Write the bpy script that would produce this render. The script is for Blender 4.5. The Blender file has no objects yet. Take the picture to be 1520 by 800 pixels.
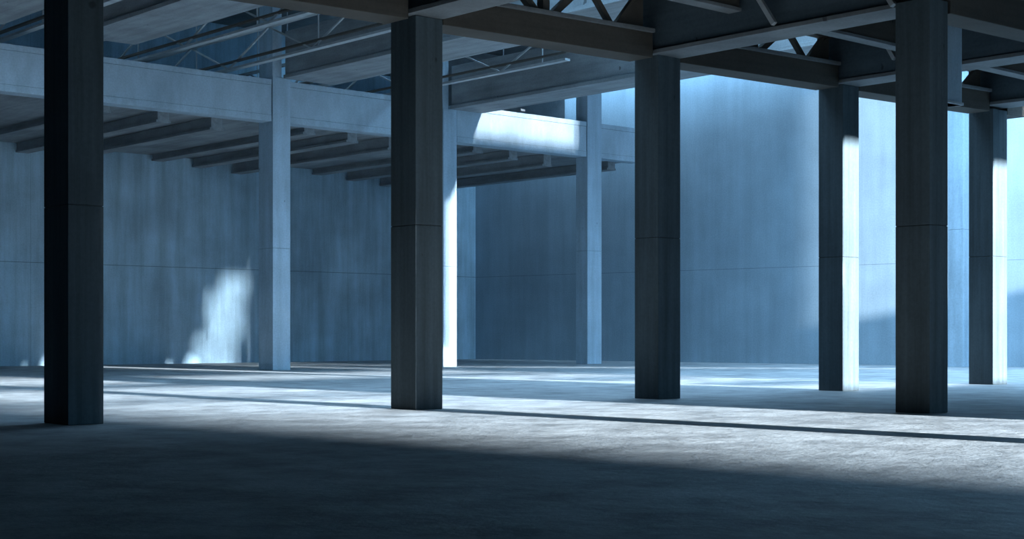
import bpy, bmesh, math, random
from mathutils import Vector, Matrix

random.seed(7)
scene = bpy.context.scene
COL = scene.collection
S = 1.6                                    # eye height in metres; the plan below is laid out in eye heights
F, X0, Y0 = 2200.0, 760.0, 495.0           # lens and horizon read off the photograph (1520 x 800)
ANG = math.radians(42.0)                   # direction of the column rows
CR, SR = math.cos(ANG), math.sin(ANG)


# ------------------------------------------------------------------ plan helpers
def r_of(x, l):
    p = (x - X0) / F
    return l * (SR + CR * p) / (CR - SR * p)


def l_of(x, r):
    p = (x - X0) / F
    return r * (CR - SR * p) / (SR + CR * p)


def W(r, l, z=0.0):
    return Vector(((CR * r - SR * l) * S, (SR * r + CR * l) * S, z * S))


# ------------------------------------------------------------------ materials
def new_mat(name):
    m = bpy.data.materials.new(name)
    m.use_nodes = True
    nt = m.node_tree
    nt.nodes.clear()
    out = nt.nodes.new('ShaderNodeOutputMaterial')
    b = nt.nodes.new('ShaderNodeBsdfPrincipled')
    nt.links.new(b.outputs[0], out.inputs[0])
    return m, nt, b


def ramp(nt, fac, stops):
    n = nt.nodes.new('ShaderNodeValToRGB')
    e = n.color_ramp.elements
    while len(e) < len(stops):
        e.new(0.5)
    for k, (p, c) in enumerate(stops):
        e[k].position = p
        e[k].color = (*c, 1)
    nt.links.new(fac, n.inputs[0])
    return n.outputs[0]


def mixc(nt, kind, fac, a, b):
    n = nt.nodes.new('ShaderNodeMix')
    n.data_type = 'RGBA'
    n.blend_type = kind
    n.inputs[0].default_value = fac
    nt.links.new(a, n.inputs[6])
    nt.links.new(b, n.inputs[7])
    return n.outputs[2]


def noise(nt, vec, scale, detail=6, rough=.55, stretch=(1, 1, 1), off=(0, 0, 0)):
    mp = nt.nodes.new('ShaderNodeMapping')
    mp.inputs['Scale'].default_value = stretch
    mp.inputs['Location'].default_value = off
    nt.links.new(vec, mp.inputs[0])
    n = nt.nodes.new('ShaderNodeTexNoise')
    n.inputs['Scale'].default_value = scale
    n.inputs['Detail'].default_value = detail
    n.inputs['Roughness'].default_value = rough
    nt.links.new(mp.outputs[0], n.inputs['Vector'])
    return n.outputs['Fac']


def concrete(name, base, contrast=.25, streak=.35, grain=(3.5, 3.5, .22), rough=.75, seams=(), vseams=None,
             bump=.25, spec=.25, pits=True):
    m, nt, b = new_mat(name)
    tc = nt.nodes.new('ShaderNodeTexCoord')
    vec = tc.outputs['Object']
    big = noise(nt, vec, .35, 5, .6)
    st = noise(nt, vec, 1.0, 8, .62, grain)
    fine = noise(nt, vec, 14, 4, .6)
    lo = tuple(c * (1 - contrast) for c in base)
    hi = tuple(min(1, c * (1 + contrast)) for c in base)
    col = ramp(nt, big, [(.3, lo), (.7, hi)])
    col = mixc(nt, 'MULTIPLY', 1.0, col, ramp(nt, st, [(.32, (1 - streak,) * 3), (.62, (1.0,) * 3)]))
    col = mixc(nt, 'MULTIPLY', 1.0, col, ramp(nt, fine, [(.3, (.88,) * 3), (.7, (1.06,) * 3)]))
    if pits:
        pit = noise(nt, vec, 2.6, 2, .5, (1, 1, .6), (3, 1, 5))
        col = mixc(nt, 'MULTIPLY', 1.0, col, ramp(nt, pit, [(.235, (.45,) * 3), (.27, (1.0,) * 3)]))
    sep = nt.nodes.new('ShaderNodeSeparateXYZ')
    nt.links.new(vec, sep.inputs[0])

    def line(sock, pos, wid):
        a = nt.nodes.new('ShaderNodeMath'); a.operation = 'SUBTRACT'
        nt.links.new(sock, a.inputs[0]); a.inputs[1].default_value = pos
        c = nt.nodes.new('ShaderNodeMath'); c.operation = 'ABSOLUTE'
        nt.links.new(a.outputs[0], c.inputs[0])
        d = nt.nodes.new('ShaderNodeMath'); d.operation = 'LESS_THAN'
        nt.links.new(c.outputs[0], d.inputs[0]); d.inputs[1].default_value = wid
        return d.outputs[0]
    for z, wid, dark in seams:
        col = mixc(nt, 'MULTIPLY', 1.0, col, ramp(nt, line(sep.outputs['Z'], z, wid), [(0, (1,) * 3), (1, (dark,) * 3)]))
    if vseams:
        pitch, wid, dark = vseams
        mo = nt.nodes.new('ShaderNodeMath'); mo.operation = 'PINGPONG'
        nt.links.new(sep.outputs['X'], mo.inputs[0]); mo.inputs[1].default_value = pitch
        col = mixc(nt, 'MULTIPLY', 1.0, col, ramp(nt, line(mo.outputs[0], 0, wid), [(0, (1,) * 3), (1, (dark,) * 3)]))
    nt.links.new(col, b.inputs['Base Color'])
    b.inputs['Roughness'].default_value = rough
    b.inputs['Specular IOR Level'].default_value = spec
    bp = nt.nodes.new('ShaderNodeBump')
    bp.inputs['Strength'].default_value = bump
    bp.inputs['Distance'].default_value = .02
    nt.links.new(st, bp.inputs['Height'])
    nt.links.new(bp.outputs[0], b.inputs['Normal'])
    return m


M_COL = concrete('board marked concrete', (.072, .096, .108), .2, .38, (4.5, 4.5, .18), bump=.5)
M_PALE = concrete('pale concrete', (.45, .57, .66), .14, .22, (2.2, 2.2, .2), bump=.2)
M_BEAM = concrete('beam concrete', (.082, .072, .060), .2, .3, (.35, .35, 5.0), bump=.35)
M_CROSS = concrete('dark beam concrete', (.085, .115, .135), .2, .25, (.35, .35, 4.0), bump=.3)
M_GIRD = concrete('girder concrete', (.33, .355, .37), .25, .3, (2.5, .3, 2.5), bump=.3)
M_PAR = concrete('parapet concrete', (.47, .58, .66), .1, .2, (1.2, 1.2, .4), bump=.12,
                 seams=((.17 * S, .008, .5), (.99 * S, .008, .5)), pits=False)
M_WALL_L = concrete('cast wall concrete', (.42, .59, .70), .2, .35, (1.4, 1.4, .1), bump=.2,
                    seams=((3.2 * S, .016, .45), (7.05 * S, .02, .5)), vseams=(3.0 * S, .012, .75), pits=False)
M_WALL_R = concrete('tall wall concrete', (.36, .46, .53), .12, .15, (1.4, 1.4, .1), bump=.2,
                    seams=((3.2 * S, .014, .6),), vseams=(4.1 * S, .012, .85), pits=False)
M_FLANGE_LIT = concrete('lit flange concrete', (.20, .21, .215), .2, .35, (.35, .35, 4.0), bump=.3)  # lighter than the webs: the lit strips of the beams put into the colour
M_DECK = concrete('roof deck concrete', (.17, .18, .185), .2, .25, (1, 1, 1), bump=.15, pits=False)
M_DARK = concrete('dark rendered wall', (.05, .05, .05), .2, .2, (1, 1, .3), bump=.1, pits=False)


def steel(name, base, rough=.5, metallic=.2):
    m, nt, b = new_mat(name)
    tc = nt.nodes.new('ShaderNodeTexCoord')
    n = noise(nt, tc.outputs['Object'], 2.5, 5, .6)
    c = ramp(nt, n, [(.3, tuple(v * .75 for v in base)), (.7, base)])
    nt.links.new(c, b.inputs['Base Color'])
    b.inputs['Roughness'].default_value = rough
    b.inputs['Metallic'].default_value = metallic
    return m


M_STEEL = steel('galvanised steel', (.55, .57, .58))
M_TRUSS = steel('weathered truss timber', (.12, .105, .09), .8, 0)


def floor_mat():
    m, nt, b = new_mat('worn concrete floor')
    tc = nt.nodes.new('ShaderNodeTexCoord')
    vec = tc.outputs['Object']
    big = noise(nt, vec, .16, 6, .6)
    mid = noise(nt, vec, .9, 8, .65, (1, 1, 1), (4, 2, 0))
    fine = noise(nt, vec, 7, 5, .6)
    col = ramp(nt, big, [(.3, (.34, .36, .372)), (.7, (.46, .48, .49))])
    col = mixc(nt, 'MULTIPLY', 1.0, col, ramp(nt, mid, [(.33, (.52,) * 3), (.6, (1.0,) * 3)]))
    col = mixc(nt, 'MULTIPLY', 1.0, col, ramp(nt, fine, [(.3, (.85,) * 3), (.7, (1.0,) * 3)]))
    nt.links.new(col, b.inputs['Base Color'])
    nt.links.new(ramp(nt, mid, [(.3, (.55,) * 3), (.7, (.72,) * 3)]), b.inputs['Roughness'])
    b.inputs['Specular IOR Level'].default_value = .15
    ad = nt.nodes.new('ShaderNodeMath'); ad.operation = 'MULTIPLY_ADD'
    nt.links.new(fine, ad.inputs[0]); ad.inputs[1].default_value = .12
    nt.links.new(mid, ad.inputs[2])
    bp = nt.nodes.new('ShaderNodeBump')
    bp.inputs['Strength'].default_value = .8
    bp.inputs['Distance'].default_value = .06
    nt.links.new(ad.outputs[0], bp.inputs['Height'])
    nt.links.new(bp.outputs[0], b.inputs['Normal'])
    return m


M_FLOOR = floor_mat()


# ------------------------------------------------------------------ mesh helpers (all in plan units, local axes r, l, z)
class MB:
    def __init__(self):
        self.bm = bmesh.new()

    def box(self, a, b):
        (x0, y0, z0), (x1, y1, z1) = a, b
        v = [self.bm.verts.new((x * S, y * S, z * S)) for z in (z0, z1) for x, y in
             ((x0, y0), (x1, y0), (x1, y1), (x0, y1))]
        for f in ((3, 2, 1, 0), (4, 5, 6, 7), (0, 1, 5, 4), (1, 2, 6, 5), (2, 3, 7, 6), (3, 0, 4, 7)):
            self.bm.faces.new([v[i] for i in f])
        return self

    def hexa(self, bot, top):
        """eight corners: bot and top each four (r, l, z) counter-clockwise"""
        v = [self.bm.verts.new((x * S, y * S, z * S)) for x, y, z in list(bot) + list(top)]
        for f in ((3, 2, 1, 0), (4, 5, 6, 7), (0, 1, 5, 4), (1, 2, 6, 5), (2, 3, 7, 6), (3, 0, 4, 7)):
            self.bm.faces.new([v[i] for i in f])
        return self

    def bar(self, p, q, w, d, up=(0, 0, 1)):
        """a straight rectangular bar from p to q, w across and d deep"""
        p, q = Vector(p), Vector(q)
        t = (q - p).normalized()
        s = t.cross(Vector(up))
        if s.length < 1e-4:
            s = Vector((1, 0, 0))
        s.normalize()
        u = s.cross(t).normalized()
        ring = lambda c: [c - s * w / 2 - u * d / 2, c + s * w / 2 - u * d / 2, c + s * w / 2 + u * d / 2, c - s * w / 2 + u * d / 2]
        v = [self.bm.verts.new(c * S) for c in ring(p) + ring(q)]
        for f in ((0, 1, 2, 3), (7, 6, 5, 4), (0, 4, 5, 1), (1, 5, 6, 2), (2, 6, 7, 3), (3, 7, 4, 0)):
            self.bm.faces.new([v[i] for i in f])
        return self

    def prism(self, pts, z0, z1):
        a = [self.bm.verts.new((x * S, y * S, z0 * S)) for x, y in pts]
        b = [self.bm.verts.new((x * S, y * S, z1 * S)) for x, y in pts]
        n = len(pts)
        self.bm.faces.new(a[::-1]); self.bm.faces.new(b)
        for i in range(n):
            self.bm.faces.new((a[i], a[(i + 1) % n], b[(i + 1) % n], b[i]))
        return self

    def build(self, name, mat, parent=None, bevel=0.0):
        bmesh.ops.recalc_face_normals(self.bm, faces=self.bm.faces)
        me = bpy.data.meshes.new(name)
        self.bm.to_mesh(me); self.bm.free()
        me.materials.append(mat)
        o = bpy.data.objects.new(name, me)
        COL.objects.link(o)
        if parent:
            o.parent = parent
        if bevel:
            md = o.modifiers.new('edge', 'BEVEL')
            md.width = bevel; md.segments = 2; md.limit_method = 'ANGLE'
        return o


def place(o, r, l, z=0.0, ang=ANG):
    o.location = W(r, l, z)
    o.rotation_euler = (0, 0, ang)
    return o


def thing(name, label, cat, r, l, z=0.0, group=None, ang=ANG):
    o = bpy.data.objects.new(name, None)
    o.empty_display_size = .3
    COL.objects.link(o)
    place(o, r, l, z, ang)
    o['label'] = label; o['category'] = cat; o['kind'] = 'thing'
    if group:
        o['group'] = group
    return o


def tag(o, label, cat, group=None):
    o['label'] = label; o['category'] = cat; o['kind'] = 'thing'
    if group:
        o['group'] = group
    return o


def struct(o):
    o['kind'] = 'structure'
    return o


# ------------------------------------------------------------------ plan data
L1, L0, LM, L4 = 15.24, 10.25, 5.0, 34.35      # rows of columns, near to far
LF = 2.5                                       # unseen wall whose openings are shaped to let the sun in
LB = 44.0                                      # back wall
K, SL = .150, .065                             # sun: height lost and row shift per unit of depth
Z_DECK = 6.3
Z_NAVE = 9.6
Z_TOP = 11.5

# ------------------------------------------------------------------ floor
o = MB().box((-10.4, -6.4, -.3), (52, 46, 0)).build('floor', M_FLOOR)
struct(place(o, 0, 0))

# ------------------------------------------------------------------ outer walls
# back wall (parallel to the column rows)
o = MB().box((0, 0, 0), (48.1, .5, Z_TOP)).build('wall_back', M_WALL_L)
struct(place(o, -10.4, LB))
# tall wall on the right: from the inner corner at pixel column 708
RC = r_of(708, LB)
WR_ANG = ANG + math.atan2(-.990, .140)
o = MB().box((-.2, 0, 0), (46, .5, 15.0)).build('wall_right', M_WALL_R)
struct(place(o, RC, LB, 0, WR_ANG))
# left end wall and the walls behind the camera
struct(place(MB().box((0, 0, 0), (.4, 50.4, Z_TOP)).build('wall_left', M_DARK), -10.4, -6.4))
struct(place(MB().box((0, 0, 0), (15.8, .4, Z_DECK)).build('wall_near', M_DARK), -10.4, -6.4))
struct(place(MB().box((0, 0, 0), (.4, 8.5, Z_DECK)).build('wall_return', M_DARK), 5.0, -6.0))


# unseen outer wall; its openings, slats and transoms are cut to shape the sunlight
def sun_mask():
    holes = [   # r0, r1, z0, z1
        (7.9, 16.3, 0.05, 4.75),
        (23.45, 26.9, 1.95, 4.3),
        (18.3, 22.25, 3.75, 4.2),
        (22.25, 23.45, 1.95, 6.28),
        (26.9, 27.95, 1.95, 6.28),
        (27.95, 29.5, 5.95, 7.1),
        (28.3, 29.75, 7.1, 7.8),
        (28.6, 29.9, 7.8, 8.6),
        (29.0, 30.0, 8.6, 9.2),
        (30.42, 31.2, 4.7, 11.88),
        (30.2, 35.8, 11.88, 13.0),
        (41.5, 42.35, 5.3, 13.0),
    ]
    # stepped raking slot, added to throw a thin sun line on the floor
    k = 28.95
    while k < 38.0:
        zc = 5.95 - .78 * (k - 29.0) if k < 30.55 else 4.74 - .22 * (k - 30.55)
        stp = .2 if k < 30.5 else .42
        holes.append((k, k + stp, zc - .13, zc + .13))
        k += stp
    rs = sorted({5.0, 50.0, *[h[0] for h in holes], *[h[1] for h in holes]})
    zs = sorted({0.0, 20.0, *[h[2] for h in holes], *[h[3] for h in holes]})
    m = MB()
    for i in range(len(rs) - 1):
        rc = (rs[i] + rs[i + 1]) / 2
        run = None
        for j in range(len(zs) - 1):
            zc = (zs[j] + zs[j + 1]) / 2
            solid = not any(h[0] < rc < h[1] and h[2] < zc < h[3] for h in holes)
            if solid:
                run = (run[0], zs[j + 1]) if run else (zs[j], zs[j + 1])
            if run and (not solid or j == len(zs) - 2):
                m.box((rs[i], 0, run[0]), (rs[i + 1], .22, run[1]))
                run = None
    # upright slats that thin the sunlight in the high openings
    def slats(ra, rb, z0, z1, pitch, fill):
        k = ra
        while k < rb:
            m.box((k, .04, z0), (k + pitch * fill, .18, z1))
            k += pitch
    slats(27.95, 30.0, 5.95, 9.4, .25, .86)
    slats(30.45, 31.2, 4.7, 11.88, .2, .6)
    slats(30.2, 35.8, 11.88, 13.0, .25, .8)
    # transoms, added to cast shade bands on the floor
    for z, t in ((2.55, .12), (3.35, .35)):
        m.box((7.9, .05, z), (16.3, .17, z + t))
    for z, t in ((2.3, .3), (2.95, .28), (3.6, .35)):
        m.box((23.45, .05, z), (26.9, .17, z + t))
    return m
o = sun_mask().build('wall_sun_mask', M_DARK)
struct(place(o, 0, LF - .22))
# added unseen block, set far off to throw soft shade over the near floor
o = MB().box((-90, -6, 0), (0, 0, 42)).build('wall_shade_block', M_DARK)
struct(place(o, 9.4 + SL * 150, -140))

# ------------------------------------------------------------------ roof decks
struct(place(MB().prism([(-10.4, -6.4), (5.4, -6.4), (5.4, LF - .22), (27.2, LF - .22), (27.2, 15.95), (-10.4, 15.95)], 0, .2).build('ceiling', M_DARK), 0, 0, Z_DECK))
o = MB()  # gaps and covers out of view are shaped to steer the sky light
o.box((-10.4, 22, Z_TOP), (30, 36.75, Z_TOP + .25)).box((-10.4, 37.15, Z_TOP), (30, 44, Z_TOP + .25))
o.box((-10.4, 36.75, Z_TOP), (13, 37.15, Z_TOP + .25)).box((26.5, 36.75, Z_TOP), (30, 37.15, Z_TOP + .25))
o.box((-10.4, 15.95, Z_NAVE), (11.5, 22, Z_NAVE + .25)).box((11.3, 15.95, Z_NAVE + .25), (11.5, 22, Z_TOP))
o.prism([(30, 25), (39.1, 25), (37.7, 34), (36.9, 36), (36.9, 43.95), (30, 43.95)], 10.55, 10.8)
struct(place(o.build('ceiling_hall', M_DECK), 0, 0))
o = MB().box((-10.4, l_of(384, r_of(405, L4)) + .01, 0), (36.8, 44, .3)).build('ceiling_gallery', M_GIRD)
struct(place(o, 0, 0, 6.85))


struct(place(MB().box((29.75, 38, 0), (36.75, 38.2, 3.35)).build('wall_dark_backing', M_DECK), 0, 0, 7.16))  # added dark panel that stands in for shade above the parapet
# added, unseen: upstand and outside slab keep sky light off the near floor
struct(place(MB().box((-10.4, 15.7, 0), (27.2, 15.9, 2.4)).build('wall_sky_block', M_DECK), 0, 0, Z_DECK + .2))
struct(place(MB().box((4.8, -15, 0), (21.5, LF - .25, .2)).build('trim_sky_block', M_DECK), 0, 0, 7.1))


# ------------------------------------------------------------------ columns
def column(label, r, l, wr, wl, zt, zj, mat, group, upper=None):
    """near corner at (r, l); wr along the row, wl across it; zj = height of the pour joint"""
    t = thing('concrete_column', label, 'column', r + wr / 2, l + wl / 2, 0, group)
    a, b = wr / 2, wl / 2
    g = .006
    MB().box((-a, -b, 0), (a, b, zj - g / 2)).build('lower_shaft', mat, t, .012)
    if upper:
        MB().box((-a, -b, zj + g / 2), (a, b, zt)).build('upper_shaft', mat, t, .012)
        ua, z2 = upper
        MB().box((-a, -b + .02, zt), (-a + ua, b - .02, z2)).build('head_shaft', mat, t, .012)
    else:
        MB().box((-a, -b, zj + g / 2), (a, b, zt)).build('upper_shaft', mat, t, .012)
    MB().box((-a + .012, -b + .012, zj - .01), (a - .012, b - .012, zj + .01)).build('pour_joint', M_DARK, t)
    return t


def zpix(y, r, l):
    return 1 + (Y0 - y) / F * (SR * r + CR * l)


ROW1 = {}
G1 = 'dark columns of the near rows'
for key, xl, xc, xr, yj, lab in (
        ('A', 65, 101, 154, 303, 'large dark concrete column with a black left face, nearest the left edge'),
        ('B', 580, 617, 657, 333, 'dark concrete column in front of the white sunlit column, left of centre'),
        ('C', 942, 977, 1010, 352, 'dark concrete column right of centre, standing left of the bright blue tall wall'),
        ('D', 1215, 1251, 1275, 381, 'concrete column with one blazing white face, left of the thick dark column'),
        ('F', 1438, 1474, 1495, 380, 'concrete column with one blazing white face, nearest the right edge')):
    r = r_of(xc, L1)
    wr = r_of(xr, L1) - r
    wl = l_of(xl, r) - L1
    zb = 5.08 + (r - 10.85) * .0165
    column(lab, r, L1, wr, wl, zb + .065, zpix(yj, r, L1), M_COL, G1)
    ROW1[key] = (r, wr, wl, zb)
rE = r_of(1380, L0)
wE = r_of(1407, L0) - rE
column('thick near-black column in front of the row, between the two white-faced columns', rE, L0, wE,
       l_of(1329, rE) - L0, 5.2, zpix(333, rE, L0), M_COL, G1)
# the next row towards the sun (outside the frame; its shadow is the dark line on the floor)
column('dark column of the row nearest the outer wall, outside the frame', ROW1['B'][0] + SL * (L1 - LM) - .08, LM,
       .6, .5, 5.3, 2.6, M_COL, G1)

ROW4 = {}
G4 = 'pale columns along the gallery'
for key, xl, xc, xr, yj, zt, lab in (
        ('P', None, None, None, None, 6.78, 'pale gallery column hidden behind the large dark column at the left'),
        ('H', 384, 405, 431, 368, 8.0, 'pale blue gallery column standing right of the sun patch on the back wall'),
        ('I', None, 658, 678, 395, 7.74, 'white sunlit gallery column peeking out behind the dark column'),
        ('J', 855, 872, 893, 372, Z_NAVE, 'pale blue gallery column at the right end of the white parapet')):
    if key == 'P':
        r, wr, wl = 16.2, .5, .5
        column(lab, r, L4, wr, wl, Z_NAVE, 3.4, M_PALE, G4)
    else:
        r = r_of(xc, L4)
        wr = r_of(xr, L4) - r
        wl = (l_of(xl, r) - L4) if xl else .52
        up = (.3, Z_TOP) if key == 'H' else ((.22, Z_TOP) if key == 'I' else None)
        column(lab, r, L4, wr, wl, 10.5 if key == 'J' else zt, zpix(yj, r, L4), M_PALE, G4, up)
    ROW4[key] = (r, wr, wl)
column('tall pale column close to the right wall, half hidden by the thick dark column', 39.4, 23.75, .5, .5, 12.6, 4.1,
       M_PALE, 'column by the right wall')
column('added unseen column past the right edge, shading the right wall', 39.2, 19.8, 1.25, .5, 12.6, 4.1, M_PALE, 'added column outside the frame')  # added out of view to shade part of the right wall


# ------------------------------------------------------------------ beams of the near roof
def row_beam(label, ra, rb, za, zb, l=L1, ww=.48, hgt=.37):
    t = thing('concrete_beam', label, 'beam', (ra + rb) / 2, l + ww / 2, (za + zb) / 2, 'beams along the near rows')
    h, d, dz = (rb - ra) / 2 - .008, ww / 2, (zb - za) / 2
    m = MB().hexa([(-h, -d, -dz), (h, -d, dz), (h, d, dz), (-h, d, -dz)],
                  [(-h, -d, -dz + hgt), (h, -d, dz + hgt), (h, d, dz + hgt), (-h, d, -dz + hgt)])
    m.build('web', M_BEAM, t, .012)
    m = MB().hexa([(-h, -d - .05, -dz + hgt), (h, -d - .05, dz + hgt), (h, d + .03, dz + hgt), (-h, d + .03, -dz + hgt)],
                  [(-h, -d - .05, -dz + hgt + .06), (h, -d - .05, dz + hgt + .06), (h, d + .03, dz + hgt + .06), (-h, d + .03, -dz + hgt + .06)])
    m.build('top_flange', M_FLANGE_LIT, t, .01)
    return t


def cross_beam(label, r0, r1, la, lb, z0, z1=Z_DECK):
    t = thing('cross_beam', label, 'beam', (r0 + r1) / 2, (la + lb) / 2, z0, 'deep cross beams of the near roof')
    a, b = (r1 - r0) / 2, (lb - la) / 2
    MB().box((-a + .05, -b, .06), (a - .05, b, z1 - z0 - .004)).build('web', M_CROSS, t, .01)
    MB().box((-a, -b, 0), (a, b, .06)).build('bottom_flange', M_FLANGE_LIT, t, .008)
    return t


X = {}
for k in 'ABCDF':
    r, wr, wl, zb = ROW1[k]
    X[k] = (r - .11, r + wr + .004)
zl = {k: ROW1[k][3] for k in ROW1}
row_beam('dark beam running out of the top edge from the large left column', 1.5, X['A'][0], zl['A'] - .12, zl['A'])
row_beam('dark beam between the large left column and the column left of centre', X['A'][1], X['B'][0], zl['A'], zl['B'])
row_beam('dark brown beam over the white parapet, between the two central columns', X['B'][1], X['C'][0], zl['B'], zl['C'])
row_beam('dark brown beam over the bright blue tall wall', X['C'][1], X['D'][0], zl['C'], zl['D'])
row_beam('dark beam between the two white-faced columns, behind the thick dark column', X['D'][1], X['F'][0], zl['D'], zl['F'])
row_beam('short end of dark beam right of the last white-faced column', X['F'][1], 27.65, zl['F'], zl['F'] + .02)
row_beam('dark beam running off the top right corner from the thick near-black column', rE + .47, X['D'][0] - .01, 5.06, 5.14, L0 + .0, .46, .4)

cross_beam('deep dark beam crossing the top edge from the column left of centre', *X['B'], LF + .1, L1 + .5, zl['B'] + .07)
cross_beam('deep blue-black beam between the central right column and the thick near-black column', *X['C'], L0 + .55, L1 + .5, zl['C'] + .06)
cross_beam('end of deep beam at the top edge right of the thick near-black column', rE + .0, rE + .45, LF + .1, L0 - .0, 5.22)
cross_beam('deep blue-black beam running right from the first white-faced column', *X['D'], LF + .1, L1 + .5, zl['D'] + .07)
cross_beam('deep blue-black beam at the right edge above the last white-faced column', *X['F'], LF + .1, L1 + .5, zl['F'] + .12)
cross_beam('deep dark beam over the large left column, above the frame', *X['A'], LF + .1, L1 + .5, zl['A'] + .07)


# secondary beams between the cross beams
def purlin(label, ra, rb, l, z0=5.6):
    t = thing('secondary_beam', label, 'beam', (ra + rb) / 2, l + .1, z0, 'small beams between the deep cross beams')
    h = (rb - ra) / 2
    MB().box((-h, -.08, .05), (h, .1, Z_DECK - z0 - .005)).build('web', M_BEAM, t, .006)
    MB().box((-h, -.12, 0), (h, .12, .05)).build('bottom_flange', M_FLANGE_LIT, t, .006)
    return t


LP = 13.55
purlin('small beam at the top edge butting into the deep blue-black beam', X['B'][1] + .004, X['C'][0] - .004, LP)
purlin('small brown beam beneath the top edge, right of the roof lattice over the tall wall', X['C'][1] + .004, X['D'][0] - .004, LP)
purlin('small beam near the right edge between two deep cross beams', X['D'][1] + .004, X['F'][0] - .004, LP)


# lattice on top of the row beams
def lattice(label, ra, rb, z0, z1, apex=6.05):
    t = thing('roof_lattice', label, 'truss', (ra + rb) / 2, L1 + .24, z0 + .03, 'lattices on top of the near beams')
    h = (rb - ra) / 2
    dz = (z1 - z0)
    top = Z_DECK - z0 - .06
    zz = lambda x: dz * (x + h) / (2 * h)
    MB().bar((0, 0, zz(0) - .02), (0, 0, top - .05), .13, .13, (1, 0, 0)).build('post', M_TRUSS, t, .006)
    MB().bar((-h, 0, top - .08), (h, 0, top - .08), .16, .14).build('top_chord', M_TRUSS, t, .006)
    for sx in (-1, 1):
        a = .18 * sx; c = .42 * h * sx; e = .66 * h * sx; g = .96 * h * sx
        MB().bar((a, 0, zz(a)), (c, 0, top - .1), .1, .11, (0, 1, 0)).build('diagonal', M_TRUSS, t, .005)
        MB().bar((c, .0, top - .1), (e, 0, zz(e)), .08, .09, (0, 1, 0)).build('diagonal', M_TRUSS, t, .005)
        MB().bar((g, -.02, top - .06), (e + .1 * sx, -.02, zz(e)), .06, .08, (0, 1, 0)).build('diagonal', M_TRUSS, t, .005)
        m = MB()
        pts = [(e + .04 * sx, zz(e)), (h * sx, zz(h * sx)), (h * sx, top - .1)]
        lo = [m.bm.verts.new((x * S, -.03 * S, z * S)) for x, z in pts]
        hi = [m.bm.verts.new((x * S, .03 * S, z * S)) for x, z in pts]
        m.bm.faces.new(lo); m.bm.faces.new(hi[::-1])
        for i in range(3):
            m.bm.faces.new((lo[i], lo[(i + 1) % 3], hi[(i + 1) % 3], hi[i]))
        m.build('gusset_plate', M_TRUSS, t)
    return t


for a, b, lab in (('A', 'B', 'roof lattice above the beam right of the large left column'),
                  ('B', 'C', 'roof lattice at the top edge above the beam over the white parapet'),
                  ('C', 'D', 'roof lattice with a post and diagonals above the bright blue tall wall'),
                  ('D', 'F', 'roof lattice behind the thick near-black column')):
    lattice(lab, X[a][1], X[b][0], zl[a] + .435, zl[b] + .435)


# braces against the deep cross beam
def brace(label, x0, y0, x1, y1, r):
    pts = []
    for x, y in ((x0, y0), (x1, y1)):
        l = l_of(x, r)
        pts.append((l, zpix(y, r, l)))
    (la, za), (lb, zb) = pts
    t = MB().bar((0, 0, 0), (0, lb - la, zb - za), .07, .07, (1, 0, 0)).build('knee_brace', M_STEEL, None, .005)
    place(t, r - .04, la, za)
    tag(t, label, 'brace', 'slanting braces on the deep beams')


brace('thin slanting brace on the face of the deep beam right of the central right column', 1152, 36, 1122, -14, X['C'][0] - .0)
brace('short slanting brace beside the top of the thick near-black column', 1329, 9, 1313, -18, X['C'][0] - .0)
brace('short slanting brace under the small brown beam, left of the thick near-black column', 1330, 88, 1318, 66, X['D'][0] - .0)

# hanger post in front of the far beam
LH = 12.2
rh0, rh1 = r_of(1404, LH), r_of(1428, LH)
zh = zpix(152, rh0, LH)
t = thing('hanger_post', 'short grey post hanging from the roof just right of the thick near-black column', 'post', (rh0 + rh1) / 2, LH, zh)
MB().box((-(rh1 - rh0) / 2, 0, 0), ((rh1 - rh0) / 2, .22, Z_DECK - zh - .004)).build('post_shaft', M_PALE, t, .01)
MB().box((-(rh1 - rh0) / 2 - .02, -.02, 0), ((rh1 - rh0) / 2 + .02, .24, .04)).build('foot_plate', M_STEEL, t, .004)

# ------------------------------------------------------------------ far hall: girders
def girder(label, r0, r1, z0, la=16.0, lb=L4 - .004):
    t = thing('roof_girder', label, 'girder', (r0 + r1) / 2, (la + lb) / 2, z0, 'wide girders of the far hall roof')
    a, b = (r1 - r0) / 2, (lb - la) / 2
    MB().box((-a + .06, -b, .1), (a - .06, b, 1.3)).build('web', M_GIRD, t, .012)
    MB().box((-a, -b, 0), (a, b, .1)).build('soffit_slab', M_GIRD, t, .012)
    return t


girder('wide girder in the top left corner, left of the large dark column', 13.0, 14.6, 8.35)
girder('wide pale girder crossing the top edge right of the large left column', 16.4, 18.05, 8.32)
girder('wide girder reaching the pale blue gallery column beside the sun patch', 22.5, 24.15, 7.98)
girder('wide girder passing above the white parapet', 28.42, 29.7, 7.74)


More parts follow.
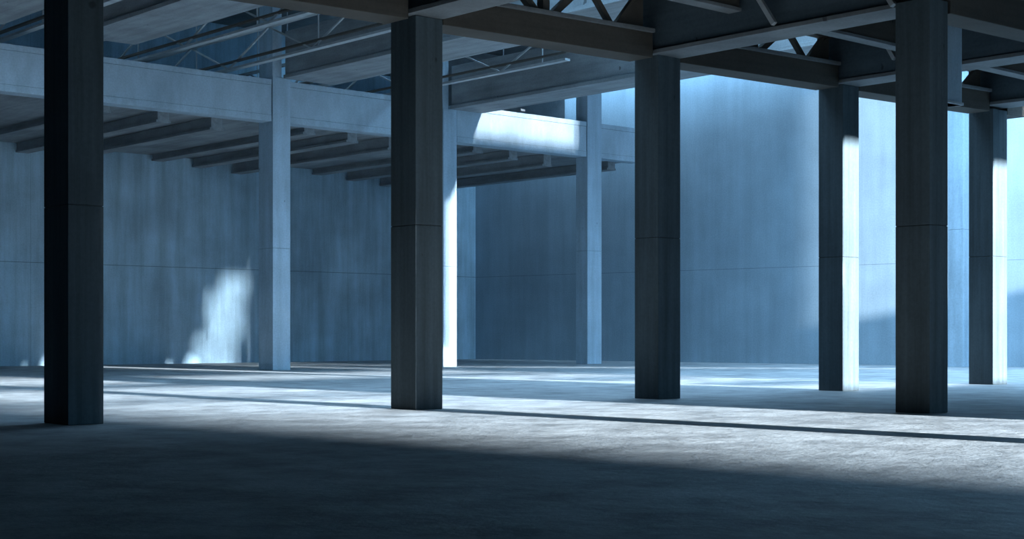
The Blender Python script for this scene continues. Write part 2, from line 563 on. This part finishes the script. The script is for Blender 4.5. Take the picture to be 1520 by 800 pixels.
# open web joists
def joist(label, r, z, la, lb, dep=.95, pitch=2.0, phase=0.0):
    t = thing('steel_joist', label, 'joist', r, (la + lb) / 2, z, 'open steel joists under the far roof')
    b = (lb - la) / 2
    MB().box((-.09, -b, 0), (.09, b, .06)).build('bottom_chord', M_STEEL, t)
    MB().box((-.09, -b, dep - .06), (.09, b, dep)).build('top_chord', M_STEEL, t)
    MB().box((-.05, -b, .2), (.05, b, .25)).build('tie_rod', M_TRUSS, t)
    n = int((lb - la) / pitch)
    for k in range(n):
        y0 = -b + (k + phase) * pitch
        y1 = y0 + pitch
        if k % 2:
            MB().bar((0, y0, .05), (0, y1, dep - .05), .04, .05, (1, 0, 0)).build('diagonal', M_STEEL, t)
        else:
            MB().bar((0, y0, dep - .05), (0, y1, .05), .04, .05, (1, 0, 0)).build('diagonal', M_STEEL, t)
    for k in range(0, n, 3):
        y0 = -b + (k + .5) * pitch
        MB().bar((.05, y0, .05), (.05, y0, Z_TOP - z), .03, .03, (1, 0, 0)).build('hanger_rod', M_STEEL, t)
    return t


joist('steel joist at the top left edge, left of the large dark column', 15.4, 8.35, 27, 43.9)
joist('steel joist hanging beside the wide pale girder at the top left', 19.5, 8.42, 24, 43.9, phase=.2)
joist('steel joist just left of the girder that meets the pale blue gallery column', 21.3, 8.15, 24, 43.9, phase=.6)
joist('steel joist just right of the dark column left of centre, beneath the beam', 26.5, 8.0, 27.3, 43.9, phase=.3)
joist('steel joist behind the nearer joist, right of the dark column left of centre', 25.2, 8.3, 27, 43.9, phase=.7)
joist('steel joist glimpsed above the white parapet, behind the girder', 31.9, 8.1, 34.9, 43.9, phase=.1)


# ------------------------------------------------------------------ gallery
def parapet(label, ra, rb):
    t = thing('parapet_beam', label, 'parapet', (ra + rb) / 2, L4 + .25, 6.78, 'parapet beams of the gallery')
    h = (rb - ra) / 2
    MB().box((-h, -.235, 0), (h, .25, .17)).build('bottom_band', M_PAR, t, .01)
    MB().box((-h, -.225, .17), (h, .25, .985)).build('panel', M_PAR, t)
    MB().box((-h, -.24, .985), (h, .27, 1.14)).build('coping', M_PAR, t, .012)
    return t


e = .03
P, H, I, J = ROW4['P'], ROW4['H'], ROW4['I'], ROW4['J']
parapet('pale parapet beam at the left edge, left of the large dark column', 9.0, P[0] - e)
parapet('long pale blue parapet beam between the large left column and the gallery column', P[0] + P[1] + e, H[0] - e)
parapet('pale blue parapet beam right of the gallery column, ending behind the column left of centre', H[0] + H[1] + .004, I[0] - e)
parapet('white sunlit parapet beam in the centre', I[0] + I[1] + e, J[0] - e)
parapet('short pale blue parapet beam left of the central right column', J[0] + J[1] + .004, 36.8)


def rib(label, r, z=6.42, wdt=.34):
    t = thing('gallery_rib', label, 'beam', r, 39.55, z, 'ribs under the gallery floor')
    MB().box((-wdt / 2 + .04, -4.4, .07), (wdt / 2 - .04, 4.4, 6.85 - z - .005)).build('web', M_GIRD, t, .01)
    MB().box((-wdt / 2, -4.4, 0), (wdt / 2, 4.4, .07)).build('bottom_flange', M_GIRD, t, .008)


for r, z, lab in ((13.2, 6.5, 'rib under the gallery at the left edge'),
               (17.6, 6.55, 'gallery rib just right of the large left column'),
               (19.3, 6.45, 'second gallery rib right of the large left column'),
               (20.9, 6.4, 'gallery rib just left of the pale blue gallery column'),
               (23.9, 6.55, 'gallery rib just right of the pale blue gallery column'),
               (25.4, 6.45, 'middle gallery rib left of the dark column left of centre'),
               (26.9, 6.35, 'gallery rib touching the dark column left of centre'),
               (30.2, 6.55, 'uppermost gallery rib under the white parapet'),
               (31.7, 6.45, 'middle gallery rib under the white parapet'),
               (33.2, 6.35, 'lowest gallery rib under the white parapet'),
               (36.2, 6.45, 'gallery rib right of the pale column at the end of the white parapet')):
    rib(lab, r, z + .1, .42)

# ------------------------------------------------------------------ light: low sun and blue sky
w = bpy.data.worlds.new('World')
scene.world = w
w.use_nodes = True
bg = w.node_tree.nodes['Background']
wt = w.node_tree
tcw = wt.nodes.new('ShaderNodeTexCoord')
sw = wt.nodes.new('ShaderNodeSeparateXYZ')
wt.links.new(tcw.outputs['Generated'], sw.inputs[0])
# hazy dusk-blue sky, dim ground, darker horizon, bright overhead
skyc = ramp(wt, sw.outputs['Z'], [(0.0, (.006, .018, .03)), (.02, (.02, .062, .11)), (.35, (.14, .31, .49)), (1.0, (.25, .42, .60))])
wt.links.new(skyc, bg.inputs[0])
bg.inputs[1].default_value = 17.0

sd = bpy.data.lights.new('sun', 'SUN')
sd.energy = 46.0
sd.angle = math.radians(1.1)
sd.color = (.80, .91, 1.0)
so = bpy.data.objects.new('sun', sd)
COL.objects.link(so)
d = Vector((CR * -SL - SR * 1.0, SR * -SL + CR * 1.0, -K))
so.rotation_euler = d.to_track_quat('-Z', 'Y').to_euler()
so.location = W(30, -40, 20)

# ------------------------------------------------------------------ camera
cam = bpy.data.cameras.new('camera')
cam.sensor_width = 36
cam.lens = F / 1520 * 36
cam.shift_y = (Y0 - 400) / 1520
cam.clip_end = 500
co = bpy.data.objects.new('camera', cam)
co.location = (0, 0, S)
co.rotation_euler = (math.pi / 2, 0, 0)
COL.objects.link(co)
scene.camera = co

scene.view_settings.view_transform = 'Standard'
scene.view_settings.look = 'None'
scene.view_settings.exposure = 0.0
scene.view_settings.gamma = 1.0
scene.view_settings.use_curve_mapping = False
scene.cycles.use_denoising = True
scene.cycles.max_bounces = 10
scene.cycles.diffuse_bounces = 6
